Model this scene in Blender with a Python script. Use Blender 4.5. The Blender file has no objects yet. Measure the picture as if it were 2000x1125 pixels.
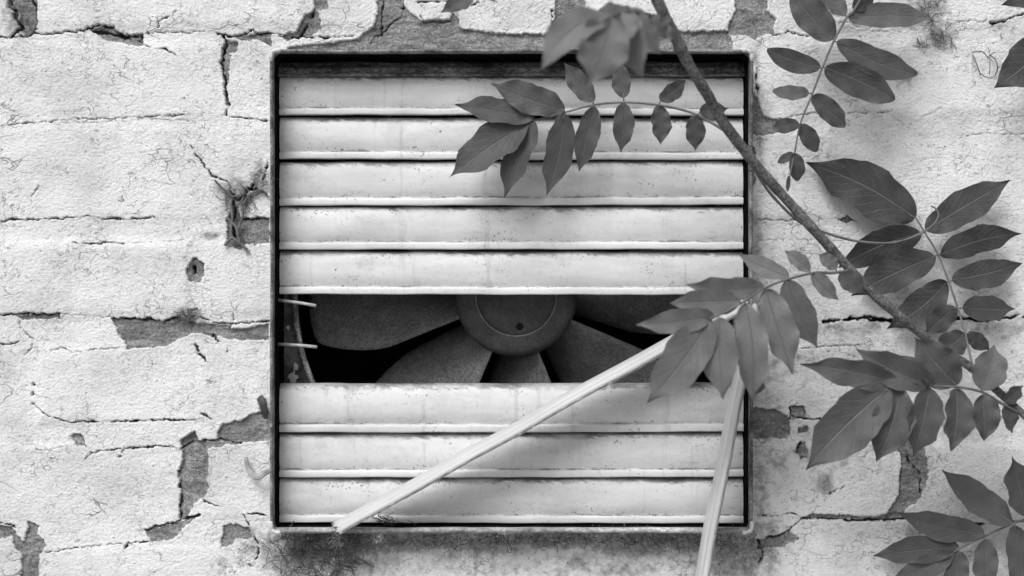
import bpy, bmesh, math, random
import numpy as np
from mathutils import Vector, Matrix

# ------------------------------------------------------------------ camera, sky, sun, exposure
SC = bpy.context.scene
COL = SC.collection
S = 0.0004            # metres per unit of the wall's own survey grid (u to the right, v down)
D = 1.15              # camera to wall face
Z0 = 1.30             # height of the fan's centre above the ground
UC, VC = 1000.0, 562.5

cam_d = bpy.data.cameras.new('camera')
cam = bpy.data.objects.new('camera', cam_d)
COL.objects.link(cam)
cam.location = (0, -D, Z0)
cam.rotation_euler = (math.radians(90), 0, 0)
cam_d.sensor_width = 36.0
cam_d.lens = 36.0 * D / 0.8
cam_d.clip_start = 0.01
cam_d.clip_end = 2000
cam_d.dof.use_dof = True
cam_d.dof.focus_distance = D - 0.004
cam_d.dof.aperture_fstop = 3.2
SC.camera = cam

SUN_EL, SUN_AZ = math.radians(50), math.radians(-30)      # azimuth measured from straight in front of the wall, minus = left
W = bpy.data.worlds.new('World'); SC.world = W
W.use_nodes = True
wn, wl = W.node_tree.nodes, W.node_tree.links
sky = wn.new('ShaderNodeTexSky')
sky.sky_type = 'NISHITA'
sky.sun_disc = False
sky.sun_elevation = SUN_EL
sky.sun_rotation = math.radians(180) - SUN_AZ
sky.dust_density = 6.0
sky.air_density = 1.0
hsv = wn.new('ShaderNodeHueSaturation'); hsv.inputs['Saturation'].default_value = 0.0   # black-and-white photograph
wl.new(sky.outputs[0], hsv.inputs['Color'])
wl.new(hsv.outputs[0], wn['Background'].inputs[0])
wn['Background'].inputs[1].default_value = 0.065

sd = bpy.data.lights.new('sun', 'SUN')
sd.energy = 1.5
sd.angle = math.radians(30)
sd.color = (1, 1, 1)
sun = bpy.data.objects.new('sun', sd); COL.objects.link(sun)
sdir = Vector((math.sin(SUN_AZ) * math.cos(SUN_EL), -math.cos(SUN_AZ) * math.cos(SUN_EL), math.sin(SUN_EL)))
sun.location = sdir * 5 + Vector((0, 0, Z0))
sun.rotation_euler = sdir.to_track_quat('Z', 'Y').to_euler()

SC.view_settings.view_transform = 'Standard'
SC.view_settings.look = 'None'
SC.view_settings.gamma = 1.0
SC.view_settings.use_curve_mapping = False
SC.view_settings.exposure = 0.50
SC.render.engine = 'CYCLES'

# ------------------------------------------------------------------ helpers
rng = np.random.default_rng(7)
R = random.Random(11)

def at(u, v, d=0.0):
    """a point seen at survey position (u, v) that stands d metres in front of the wall face"""
    k = S * (D - d) / D
    return Vector(((u - UC) * k, -d, Z0 - (v - VC) * k))

def wp(u, v, d=0.0):
    """a point on the wall's own grid, straight (no perspective)"""
    return Vector(((u - UC) * S, -d, Z0 - (v - VC) * S))

def tag(o, label=None, cat=None, group=None, kind=None):
    if label: o['label'] = label
    if cat: o['category'] = cat
    if group: o['group'] = group
    if kind: o['kind'] = kind
    return o

def empty(name, loc=(0, 0, 0)):
    o = bpy.data.objects.new(name, None)
    o.empty_display_size = 0.02
    COL.objects.link(o); o.location = loc
    return o

def mesh_obj(name, verts, faces, mat=None, parent=None, smooth=True, uvs=None):
    me = bpy.data.meshes.new(name)
    off = parent_off(parent)
    me.from_pydata([(v[0] - off[0], v[1] - off[1], v[2] - off[2]) for v in verts], [], faces)
    if uvs is not None:
        uvl = me.uv_layers.new(name='UVMap')
        for l in me.loops:
            uvl.data[l.index].uv = uvs[l.vertex_index]
    me.polygons.foreach_set('use_smooth', [smooth] * len(me.polygons))
    if mat: me.materials.append(mat)
    o = bpy.data.objects.new(name, me); COL.objects.link(o)
    if parent is not None: o.parent = parent
    me.update()
    return o

def parent_off(p):
    x = y = z = 0.0
    while p is not None:
        x += p.location[0]; y += p.location[1]; z += p.location[2]
        p = p.parent
    return (x, y, z)

class MB:
    def __init__(s): s.v, s.f = [], []
    def add(s, verts, faces):
        n = len(s.v)
        s.v += [tuple(p) for p in verts]
        s.f += [tuple(i + n for i in f) for f in faces]
    def box(s, a, b):
        x0, y0, z0 = [min(a[i], b[i]) for i in range(3)]
        x1, y1, z1 = [max(a[i], b[i]) for i in range(3)]
        s.add([(x0,y0,z0),(x1,y0,z0),(x1,y1,z0),(x0,y1,z0),(x0,y0,z1),(x1,y0,z1),(x1,y1,z1),(x0,y1,z1)],
              [(0,3,2,1),(4,5,6,7),(0,1,5,4),(1,2,6,5),(2,3,7,6),(3,0,4,7)])
    def tube(s, pts, rads, n=8, caps=True, squash=1.0):
        pts = [Vector(p) for p in pts]
        if not isinstance(rads, (list, tuple)): rads = [rads] * len(pts)
        ref = Vector((0, 1, 0))
        vs, fs = [], []
        for i, p in enumerate(pts):
            t = (pts[min(i + 1, len(pts) - 1)] - pts[max(i - 1, 0)])
            if t.length < 1e-9: t = Vector((1, 0, 0))
            t.normalize()
            a = t.cross(ref)
            if a.length < 1e-3: a = t.cross(Vector((1, 0, 0)))
            a.normalize(); b = a.cross(t).normalized()
            for k in range(n):
                th = 2 * math.pi * k / n
                vs.append(p + a * (rads[i] * math.cos(th)) + b * (rads[i] * squash * math.sin(th)))
        for i in range(len(pts) - 1):
            for k in range(n):
                k2 = (k + 1) % n
                fs.append((i * n + k, i * n + k2, (i + 1) * n + k2, (i + 1) * n + k))
        if caps:
            fs.append(tuple(range(n - 1, -1, -1)))
            fs.append(tuple((len(pts) - 1) * n + k for k in range(n)))
        s.add(vs, fs)
    def build(s, name, mat, parent=None, smooth=True):
        return mesh_obj(name, s.v, s.f, mat, parent, smooth)

def smooth_path(pts, n):
    """Catmull-Rom through 3-D points, n samples for each span"""
    P = [Vector(p) for p in pts]
    P = [P[0] * 2 - P[1]] + P + [P[-1] * 2 - P[-2]]
    out = []
    for i in range(1, len(P) - 2):
        p0, p1, p2, p3 = P[i-1:i+3]
        for k in range(n):
            t = k / n
            out.append(0.5 * ((2*p1) + (p2-p0)*t + (2*p0-5*p1+4*p2-p3)*t*t + (3*p1-p0-3*p2+p3)*t**3))
    out.append(P[-2])
    return out

# ------------------------------------------------------------------ materials
def new_mat(name):
    m = bpy.data.materials.new(name); m.use_nodes = True
    nt = m.node_tree
    return m, nt.nodes, nt.links, nt.nodes['Principled BSDF']

def grey(v): return (v, v, v, 1)

class NB:
    """small node builder"""
    def __init__(s, nodes, links): s.n, s.l = nodes, links
    def set(s, sock, val):
        if hasattr(val, 'is_output') or isinstance(val, bpy.types.NodeSocket): s.l.new(val, sock)
        else: sock.default_value = val
    def math(s, op, a, b=0.0, clamp=False):
        nd = s.n.new('ShaderNodeMath'); nd.operation = op; nd.use_clamp = clamp
        s.set(nd.inputs[0], a); s.set(nd.inputs[1], b)
        return nd.outputs[0]
    def ramp(s, x, a, b, lo=0.0, hi=1.0):
        nd = s.n.new('ShaderNodeMapRange'); nd.interpolation_type = 'SMOOTHSTEP'
        s.set(nd.inputs['Value'], x); nd.inputs['From Min'].default_value = a; nd.inputs['From Max'].default_value = b
        nd.inputs['To Min'].default_value = lo; nd.inputs['To Max'].default_value = hi
        return nd.outputs[0]
    def noise(s, vec, scale, detail=4.0, rough=0.55, dist=0.0):
        nd = s.n.new('ShaderNodeTexNoise')
        s.l.new(vec, nd.inputs['Vector']); nd.inputs['Scale'].default_value = scale
        nd.inputs['Detail'].default_value = detail; nd.inputs['Roughness'].default_value = rough
        nd.inputs['Distortion'].default_value = dist
        return nd.outputs[0]
    def voro(s, vec, scale, feature='DISTANCE_TO_EDGE', rnd=1.0):
        nd = s.n.new('ShaderNodeTexVoronoi'); nd.feature = feature
        s.l.new(vec, nd.inputs['Vector']); nd.inputs['Scale'].default_value = scale
        nd.inputs['Randomness'].default_value = rnd
        return nd.outputs['Distance']
    def mix(s, f, a, b):
        nd = s.n.new('ShaderNodeMix'); nd.data_type = 'FLOAT'
        s.set(nd.inputs[0], f); s.set(nd.inputs[2], a); s.set(nd.inputs[3], b)
        return nd.outputs[0]
    def obj(s): return s.n.new('ShaderNodeTexCoord').outputs['Object']
    def pos(s):
        return s.n.new('ShaderNodeNewGeometry').outputs['Position']
    def scale(s, vec, xyz):
        nd = s.n.new('ShaderNodeMapping'); s.l.new(vec, nd.inputs[0]); nd.inputs['Scale'].default_value = xyz
        return nd.outputs[0]
    def warp(s, vec, scale, amt):
        nz = s.n.new('ShaderNodeTexNoise'); s.l.new(vec, nz.inputs['Vector']); nz.inputs['Scale'].default_value = scale
        a = s.n.new('ShaderNodeVectorMath'); a.operation = 'SUBTRACT'; s.l.new(nz.outputs['Color'], a.inputs[0]); a.inputs[1].default_value = (.5,.5,.5)
        b = s.n.new('ShaderNodeVectorMath'); b.operation = 'SCALE'; s.l.new(a.outputs[0], b.inputs[0]); b.inputs['Scale'].default_value = amt
        c = s.n.new('ShaderNodeVectorMath'); c.operation = 'ADD'; s.l.new(vec, c.inputs[0]); s.l.new(b.outputs[0], c.inputs[1])
        return c.outputs[0]
    def attr(s, name):
        nd = s.n.new('ShaderNodeAttribute'); nd.attribute_name = name
        return nd.outputs['Fac']
    def bump(s, h, dist, strength=1.0, prev=None):
        nd = s.n.new('ShaderNodeBump'); s.l.new(h, nd.inputs['Height'])
        nd.inputs['Distance'].default_value = dist; nd.inputs['Strength'].default_value = strength
        if prev is not None: s.l.new(prev, nd.inputs['Normal'])
        return nd.outputs[0]
    def to_col(s, f):
        nd = s.n.new('ShaderNodeCombineColor')
        for i in range(3): s.l.new(f, nd.inputs[i])
        return nd.outputs[0]

def wall_material():
    m, n, l, p = new_mat('flaking_white_paint')
    b = NB(n, l); pos = b.pos()
    flat = b.scale(pos, (1, 1, 1.2))
    # old white paint: blotches, flecks, crackle
    blot = b.noise(pos, 16, 8, .68)
    paint = b.ramp(blot, .30, .60, .68, .88)
    fine = b.noise(flat, 560, 3, .65)
    paint = b.math('MULTIPLY', paint, b.ramp(fine, .30, .42, .55, 1.0))
    wv = b.warp(pos, 90, .010)
    e1 = b.voro(b.warp(flat, 150, .009), 170)
    crk = b.math('SUBTRACT', 1.0, b.ramp(e1, .006, .05))
    where = b.ramp(b.noise(pos, 26, 5, .75), .47, .60)
    crk = b.math('MULTIPLY', crk, where)
    e2 = b.voro(b.warp(b.scale(pos, (.7, 1, 1.3)), 70, .022), 46)
    crk2 = b.math('SUBTRACT', 1.0, b.ramp(e2, .004, .016))
    crk2 = b.math('MULTIPLY', crk2, b.ramp(b.noise(pos, 19, 3, .6), .56, .64))
    allc = b.math('MAXIMUM', b.math('MULTIPLY', b.math('MULTIPLY', crk, .8), b.ramp(b.noise(pos, 170, 2, .5), .40, .60)), b.math('MULTIPLY', crk2, .9))
    spk = b.voro(wv, 75, 'F1')
    fle = b.math('SUBTRACT', 1.0, b.ramp(spk, .03, .10))
    fle = b.math('MULTIPLY', fle, b.ramp(b.noise(pos, 60, 3, .6), .46, .58))
    pit = b.math('SUBTRACT', 1.0, b.ramp(b.voro(b.warp(b.scale(pos, (.8, 1, 1.3)), 120, .008), 170, 'F1'), .04, .20))
    pit = b.math('MULTIPLY', b.math('MULTIPLY', pit, b.ramp(b.noise(pos, 110, 3, .6), .50, .62)), .7)
    spots = b.math('MAXIMUM', allc, b.math('MAXIMUM', fle, pit))
    paint = b.mix(b.math('MULTIPLY', spots, .72), paint, .13)
    # bare mortar and render where the paint has come off
    mort = b.ramp(b.noise(b.scale(pos, (.6, 1, 1.3)), 60, 6, .68), .28, .72, .22, .46)
    grit = b.noise(pos, 620, 3, .7)
    mort = b.math('MULTIPLY', mort, b.ramp(grit, .3, .7, .58, 1.3))
    strk = b.ramp(b.noise(b.warp(b.scale(pos, (.22, 1, 1)), 60, .01), 210, 4, .7), .56, .68)
    mort = b.mix(b.math('MULTIPLY', strk, .55), mort, .09)
    col = b.mix(b.ramp(b.attr('peel'), .35, .65), paint, mort)
    # grime and moss stains
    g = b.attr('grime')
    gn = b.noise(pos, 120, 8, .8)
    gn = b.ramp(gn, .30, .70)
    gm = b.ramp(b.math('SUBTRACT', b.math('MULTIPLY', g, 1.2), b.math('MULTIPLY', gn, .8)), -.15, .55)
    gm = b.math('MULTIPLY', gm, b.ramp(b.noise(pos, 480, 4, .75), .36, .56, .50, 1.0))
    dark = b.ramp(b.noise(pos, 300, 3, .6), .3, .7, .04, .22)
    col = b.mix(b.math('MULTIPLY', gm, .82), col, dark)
    # broken-open cracks: unpainted dark old mortar inside
    col = b.mix(b.ramp(b.attr('crack'), .3, .85), col, .075)
    l.new(b.to_col(col), p.inputs['Base Color'])
    p.inputs['Roughness'].default_value = .85
    p.inputs['Specular IOR Level'].default_value = .2
    h = b.math('ADD', b.math('MULTIPLY', b.noise(b.scale(pos, (1, 1, 1.15)), 430, 4, .65), 1.0), b.math('MULTIPLY', spots, -.6))
    h = b.math('ADD', h, b.math('MULTIPLY', b.attr('peel'), b.math('MULTIPLY', b.noise(b.scale(pos, (.7, 1, 1.2)), 170, 6, .75), 2.6)))
    nb1 = b.bump(h, .0013, 1.0)
    h2 = b.noise(b.scale(pos, (1, 1, 1.3)), 95, 4, .6)
    nb2 = b.bump(h2, .0022, .25, nb1)
    l.new(nb2, p.inputs['Normal'])
    return m

def simple(name, lo, hi, scale=60, rough=.7, spec=.3, bumpd=0.0, bscale=300, detail=5, stretch=(1,1,1), speck=0.0, speck_col=.05, speck_scale=160, grain=0.0):
    m, n, l, p = new_mat(name)
    b = NB(n, l); pos = b.scale(b.pos(), stretch)
    c = b.ramp(b.noise(pos, scale, detail, .62), .3, .7, lo, hi)
    if speck > 0:
        sp = b.math('SUBTRACT', 1.0, b.ramp(b.voro(b.warp(pos, 200, .006), speck_scale, 'F1'), .05, .22))
        sp = b.math('MULTIPLY', sp, b.ramp(b.noise(pos, 45, 4, .65), .66 - speck * .25, .80 - speck * .25))
        c = b.mix(b.math('MULTIPLY', sp, .85), c, speck_col)
    if grain > 0:
        c = b.math('MULTIPLY', c, b.ramp(b.noise(pos, 620, 3, .75), .36, .64, 1 - grain, 1 + grain))
    l.new(b.to_col(c), p.inputs['Base Color'])
    p.inputs['Roughness'].default_value = rough
    p.inputs['Specular IOR Level'].default_value = spec
    if bumpd > 0:
        l.new(b.bump(b.noise(pos, bscale, 4, .6), bumpd, .8), p.inputs['Normal'])
    return m

def slat_material(lo=.60, hi=.80, stretch=.25):
    m, n, l, p = new_mat('dirty_white_louvre')
    b = NB(n, l); pos = b.pos()
    stre = b.scale(pos, (stretch, 1, 1))
    c = b.ramp(b.noise(stre, 34, 8, .68), .3, .68, lo, hi)
    # faint runs of dirty water
    runs = b.ramp(b.noise(b.scale(pos, (1, 1, .06)), 120, 3, .6), .58, .74)
    c = b.mix(b.math('MULTIPLY', runs, .30), c, .3)
    soil = b.ramp(b.noise(b.scale(pos, (.7, 1, .9)), 20, 7, .72), .50, .72)
    c = b.mix(b.math('MULTIPLY', soil, .34), c, .26)
    # specks, clustered, thicker along the ribs and upper edges where dirt lodges
    g = b.attr('grime')
    cl = b.noise(b.scale(pos, (.6, 1, 1.3)), 38, 5, .7)
    pick = b.ramp(b.math('ADD', cl, b.math('MULTIPLY', g, .20)), .53, .70)
    sp = b.math('SUBTRACT', 1.0, b.ramp(b.voro(b.warp(pos, 260, .005), 330, 'F1'), .10, .34))
    sp2 = b.math('SUBTRACT', 1.0, b.ramp(b.voro(b.warp(pos, 160, .004), 62, 'F1'), .02, .075))
    sp2 = b.math('MULTIPLY', sp2, b.ramp(b.noise(pos, 31, 2, .5), .50, .58))
    sp3 = b.math('SUBTRACT', 1.0, b.ramp(b.voro(b.warp(pos, 300, .003), 140, 'F1'), .03, .12))
    sp3 = b.math('MULTIPLY', sp3, b.ramp(b.noise(pos, 75, 3, .6), .48, .60))
    s = b.math('MAXIMUM', b.math('MULTIPLY', sp, pick), b.math('MAXIMUM', sp2, b.math('MULTIPLY', sp3, .6)))
    c = b.mix(b.math('MULTIPLY', s, .85), c, .08)
    # scuffs and scratches along the slat
    scf = b.ramp(b.noise(b.warp(b.scale(pos, (.16, 1, 1)), 40, .006), 330, 4, .75), .60, .70)
    scf = b.math('MULTIPLY', scf, b.ramp(b.noise(pos, 16, 5, .7), .48, .64))
    c = b.mix(b.math('MULTIPLY', scf, .55), c, .14)
    mot = b.ramp(b.noise(pos, 300, 5, .75), .52, .70)
    c = b.mix(b.math('MULTIPLY', b.math('MULTIPLY', mot, b.ramp(b.noise(pos, 22, 4, .7), .42, .62)), .34), c, .2)
    # lodged dirt film with ragged edge
    gate = b.ramp(b.noise(b.scale(pos, (.8, 1, 1.2)), 24, 3, .6), .40, .62, .35, 1.0)
    film = b.ramp(b.math('SUBTRACT', g, b.math('MULTIPLY', b.noise(b.scale(pos, (.4, 1, 1)), 130, 6, .75), 1.05)), .0, .34)
    c = b.mix(b.math('MULTIPLY', b.math('MULTIPLY', film, gate), .85), c, .10)
    l.new(b.to_col(c), p.inputs['Base Color'])
    p.inputs['Roughness'].default_value = .48
    p.inputs['Specular IOR Level'].default_value = .35
    l.new(b.bump(b.noise(b.scale(pos, (.5, 1, 1)), 26, 2, .5), .004, .35, b.bump(b.noise(pos, 330, 4, .6), .0003, .6)), p.inputs['Normal'])
    return m

def leaf_material(name, lo, hi, vein):
    m, n, l, p = new_mat(name)
    b = NB(n, l); pos = b.pos()
    tc = n.new('ShaderNodeTexCoord')
    sep = n.new('ShaderNodeSeparateXYZ'); l.new(tc.outputs['UV'], sep.inputs[0])
    u, v = sep.outputs[0], sep.outputs[1]
    av = b.math('ABSOLUTE', b.math('SUBTRACT', v, .5))
    mid = b.math('SUBTRACT', 1.0, b.ramp(av, .006, .026))
    ph = b.math('ADD', b.math('SUBTRACT', b.math('MULTIPLY', u, 9.0), b.math('MULTIPLY', av, 5.5)), b.math('MULTIPLY', b.noise(pos, 90, 2), .8))
    fr = b.math('ABSOLUTE', b.math('SUBTRACT', b.math('FRACT', ph), .5))
    side = b.math('SUBTRACT', 1.0, b.ramp(fr, .02, .10))
    net = b.math('SUBTRACT', 1.0, b.ramp(b.voro(pos, 420), .02, .12))
    col = b.ramp(b.noise(pos, 55, 5, .6), .3, .7, lo, hi)
    oi = n.new('ShaderNodeObjectInfo')
    col = b.math('MULTIPLY', col, b.math('ADD', b.math('MULTIPLY', oi.outputs['Random'], .46), .77))
    dust = b.ramp(b.noise(pos, 240, 5, .7), .52, .72)
    col = b.mix(b.math('MULTIPLY', dust, .07), col, .34)
    col = b.mix(b.math('MULTIPLY', side, .16), col, vein)
    col = b.mix(b.math('MULTIPLY', net, .08), col, vein)
    col = b.mix(b.math('MULTIPLY', mid, .6), col, vein)
    # a few dark blemishes
    bl = b.math('MULTIPLY', b.math('SUBTRACT', 1.0, b.ramp(b.voro(pos, 55, 'F1'), .03, .07)), b.ramp(b.noise(pos, 20, 2), .55, .6))
    col = b.mix(b.math('MULTIPLY', bl, .7), col, .03)
    l.new(b.to_col(col), p.inputs['Base Color'])
    p.inputs['Roughness'].default_value = .55
    p.inputs['Specular IOR Level'].default_value = .3
    h = b.math('ADD', b.math('MULTIPLY', mid, -1.0), b.math('ADD', b.math('MULTIPLY', side, -.25), b.math('MULTIPLY', b.noise(pos, 160, 4, .6), .8)))
    l.new(b.bump(h, .0009, .8), p.inputs['Normal'])
    tr = n.new('ShaderNodeBsdfTranslucent'); l.new(b.to_col(col), tr.inputs[0])
    mx = n.new('ShaderNodeMixShader'); mx.inputs[0].default_value = .22
    l.new(p.outputs[0], mx.inputs[1]); l.new(tr.outputs[0], mx.inputs[2])
    l.new(mx.outputs[0], n['Material Output'].inputs[0])
    return m

M = {
    'wall': wall_material(),
    'slat': slat_material(),
    'core': simple('old_brick_core', .10, .2),
    'ground': simple('paving_dust', .22, .34, 6, .9, .1, .002, 40),
    'frame': simple('weathered_frame', .05, .30, 60, .6, .3, .0012, 260, speck=1.1, speck_col=.5, speck_scale=120, grain=.4),
    'grimeshade': simple('black_grime_and_shade', .004, .014, 90, .9, .0, .0012, 300),  # dirt plus the shade inside the frame, both put into the colour
    'rimpale': simple('worn_lit_rim', .14, .60, 50, .6, .3, .0016, 260, detail=8, stretch=(.5,1,1), speck=1.2, speck_col=.06, grain=.35),
    'cap': simple('pale_plastic_corner', .50, .72, 60, .5, .3, .0004, 300, speck=.5),
    'strip': simple('grey_channel_strip', .05, .30, 60, .6, .3, .0016, 260, stretch=(.5,1,1), speck=1.0, speck_col=.45, speck_scale=220, grain=.6),
    'plate': simple('rusty_back_plate', .04, .20, 70, .8, .2, .0015, 250, speck=.8, speck_col=.5, speck_scale=70),
    'ring': simple('worn_duct_lip', .05, .6, 90, .55, .4, .001, 220, grain=.6),
    'duct': simple('black_duct', .006, .02, 30, .9, .1),  # one even near-black for the whole duct interior
    'blade': simple('dusty_fan_blade', .19, .27, 60, .8, .2, .0016, 520, speck=.8, speck_col=.5, speck_scale=420, grain=.38),
    'hub': simple('dusty_fan_hub', .08, .13, 70, .7, .3, .0007, 420, speck=.4, speck_col=.3, speck_scale=420, grain=.2),
    'hubline': simple('worn_lit_hub_edge', .25, .5, 120, .5, .4),
    'screw': simple('dark_hole', .004, .01, 50),
    'pin': simple('bare_metal_pin', .35, .6, 200, .4, .5, .0004, 400),
    'slatloose': simple('fallen_slat_paint', .52, .60, 14, .5, .3, .0, 320, detail=2, speck=.5, speck_col=.14, speck_scale=150),
    'fibre': simple('dry_fibre', .08, .22, 90, .8, .1),
    'palefibre': simple('pale_dry_fibre', .28, .55, 90, .8, .1),
    'darkleaf': simple('withered_leaf', .05, .12, 90, .7, .2, .001, 200),
    'flake': simple('curled_paint', .22, .50, 90, .7, .2, .001, 200),
    'stem': simple('vine_bark', .06, .17, 90, .7, .2, .0022, 300, speck=.9, speck_col=.30, speck_scale=260, grain=.45),
    'stemtwig': simple('vine_twig', .11, .18, 90, .6, .25, .0004, 300),
    'leaf': leaf_material('vine_leaf', .085, .122, .24),
    'leafdark': leaf_material('vine_leaf_dark', .052, .082, .22),  # darker copy of the leaf colour
    'leafpale': leaf_material('vine_leaf_lit', .15, .19, .22),  # paler copy: the extra sky light on nearer leaves is in the colour
}

# ------------------------------------------------------------------ ground
gb = MB(); gb.add([(-300, -300, 0), (300, -300, 0), (300, 300, 0), (-300, 300, 0)], [(0, 1, 2, 3)])
g = gb.build('ground', M['ground'], None, False)
tag(g, 'dusty grey ground at the foot of the wall', 'ground', kind='structure')

# ------------------------------------------------------------------ brick wall (relief worked out on a fine grid, then cut into bricks and mortar)
def pnoise(x, y, seed=0):
    xi = np.floor(x).astype(np.int64); yi = np.floor(y).astype(np.int64)
    xf = (x - xi).astype(np.float32); yf = (y - yi).astype(np.float32)
    def gr(ix, iy, dx, dy):
        h = (ix * 374761393 + iy * 668265263 + seed * 1442695041) & 0xFFFFFFFF
        h = ((h ^ (h >> 13)) * 1274126177) & 0xFFFFFFFF
        h = (h ^ (h >> 16)) & 0xFFFF
        a = h.astype(np.float32) * (2 * math.pi / 65536)
        return np.cos(a) * dx + np.sin(a) * dy
    u = xf * xf * xf * (xf * (xf * 6 - 15) + 10); w = yf * yf * yf * (yf * (yf * 6 - 15) + 10)
    a = gr(xi, yi, xf, yf); b_ = gr(xi + 1, yi, xf - 1, yf)
    c = gr(xi, yi + 1, xf, yf - 1); d_ = gr(xi + 1, yi + 1, xf - 1, yf - 1)
    return (a + u * (b_ - a)) * (1 - w) + (c + u * (d_ - c)) * w

def fbm(x, y, sc, octv=4, seed=0, gain=.5):
    r = np.zeros_like(x, dtype=np.float32); amp, tot = 1.0, 0.0
    for o in range(octv):
        r += amp * pnoise(x / sc, y / sc, seed + o * 17); tot += amp
        amp *= gain; sc *= .5
    return r / tot * 1.6

def sstep(a, b, x):
    t = np.clip((x - a) / (b - a), 0, 1)
    return t * t * (3 - 2 * t)

BEDS = [(-125, 12), (68, 13), (236, 9), (450, 20), (646, 28), (845, 20), (1040, 24), (1232, 12)]
VERT = {0: [-492, 45, 612, 760, 1112, 1470, 1990, 2520], 1: [-630, -95, 443, 960, 1480, 1790, 2330],
        2: [-590, -60, 470, 1010, 1640, 2160], 3: [-700, -150, 385, 900, 1380, 1905, 2440],
        4: [-480, 62, 500, 1060, 1592, 2120], 5: [-700, -165, 375, 910, 1440, 1785, 2310],
        6: [-480, 58, 495, 1010, 1500, 2040, 2570]}

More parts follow.
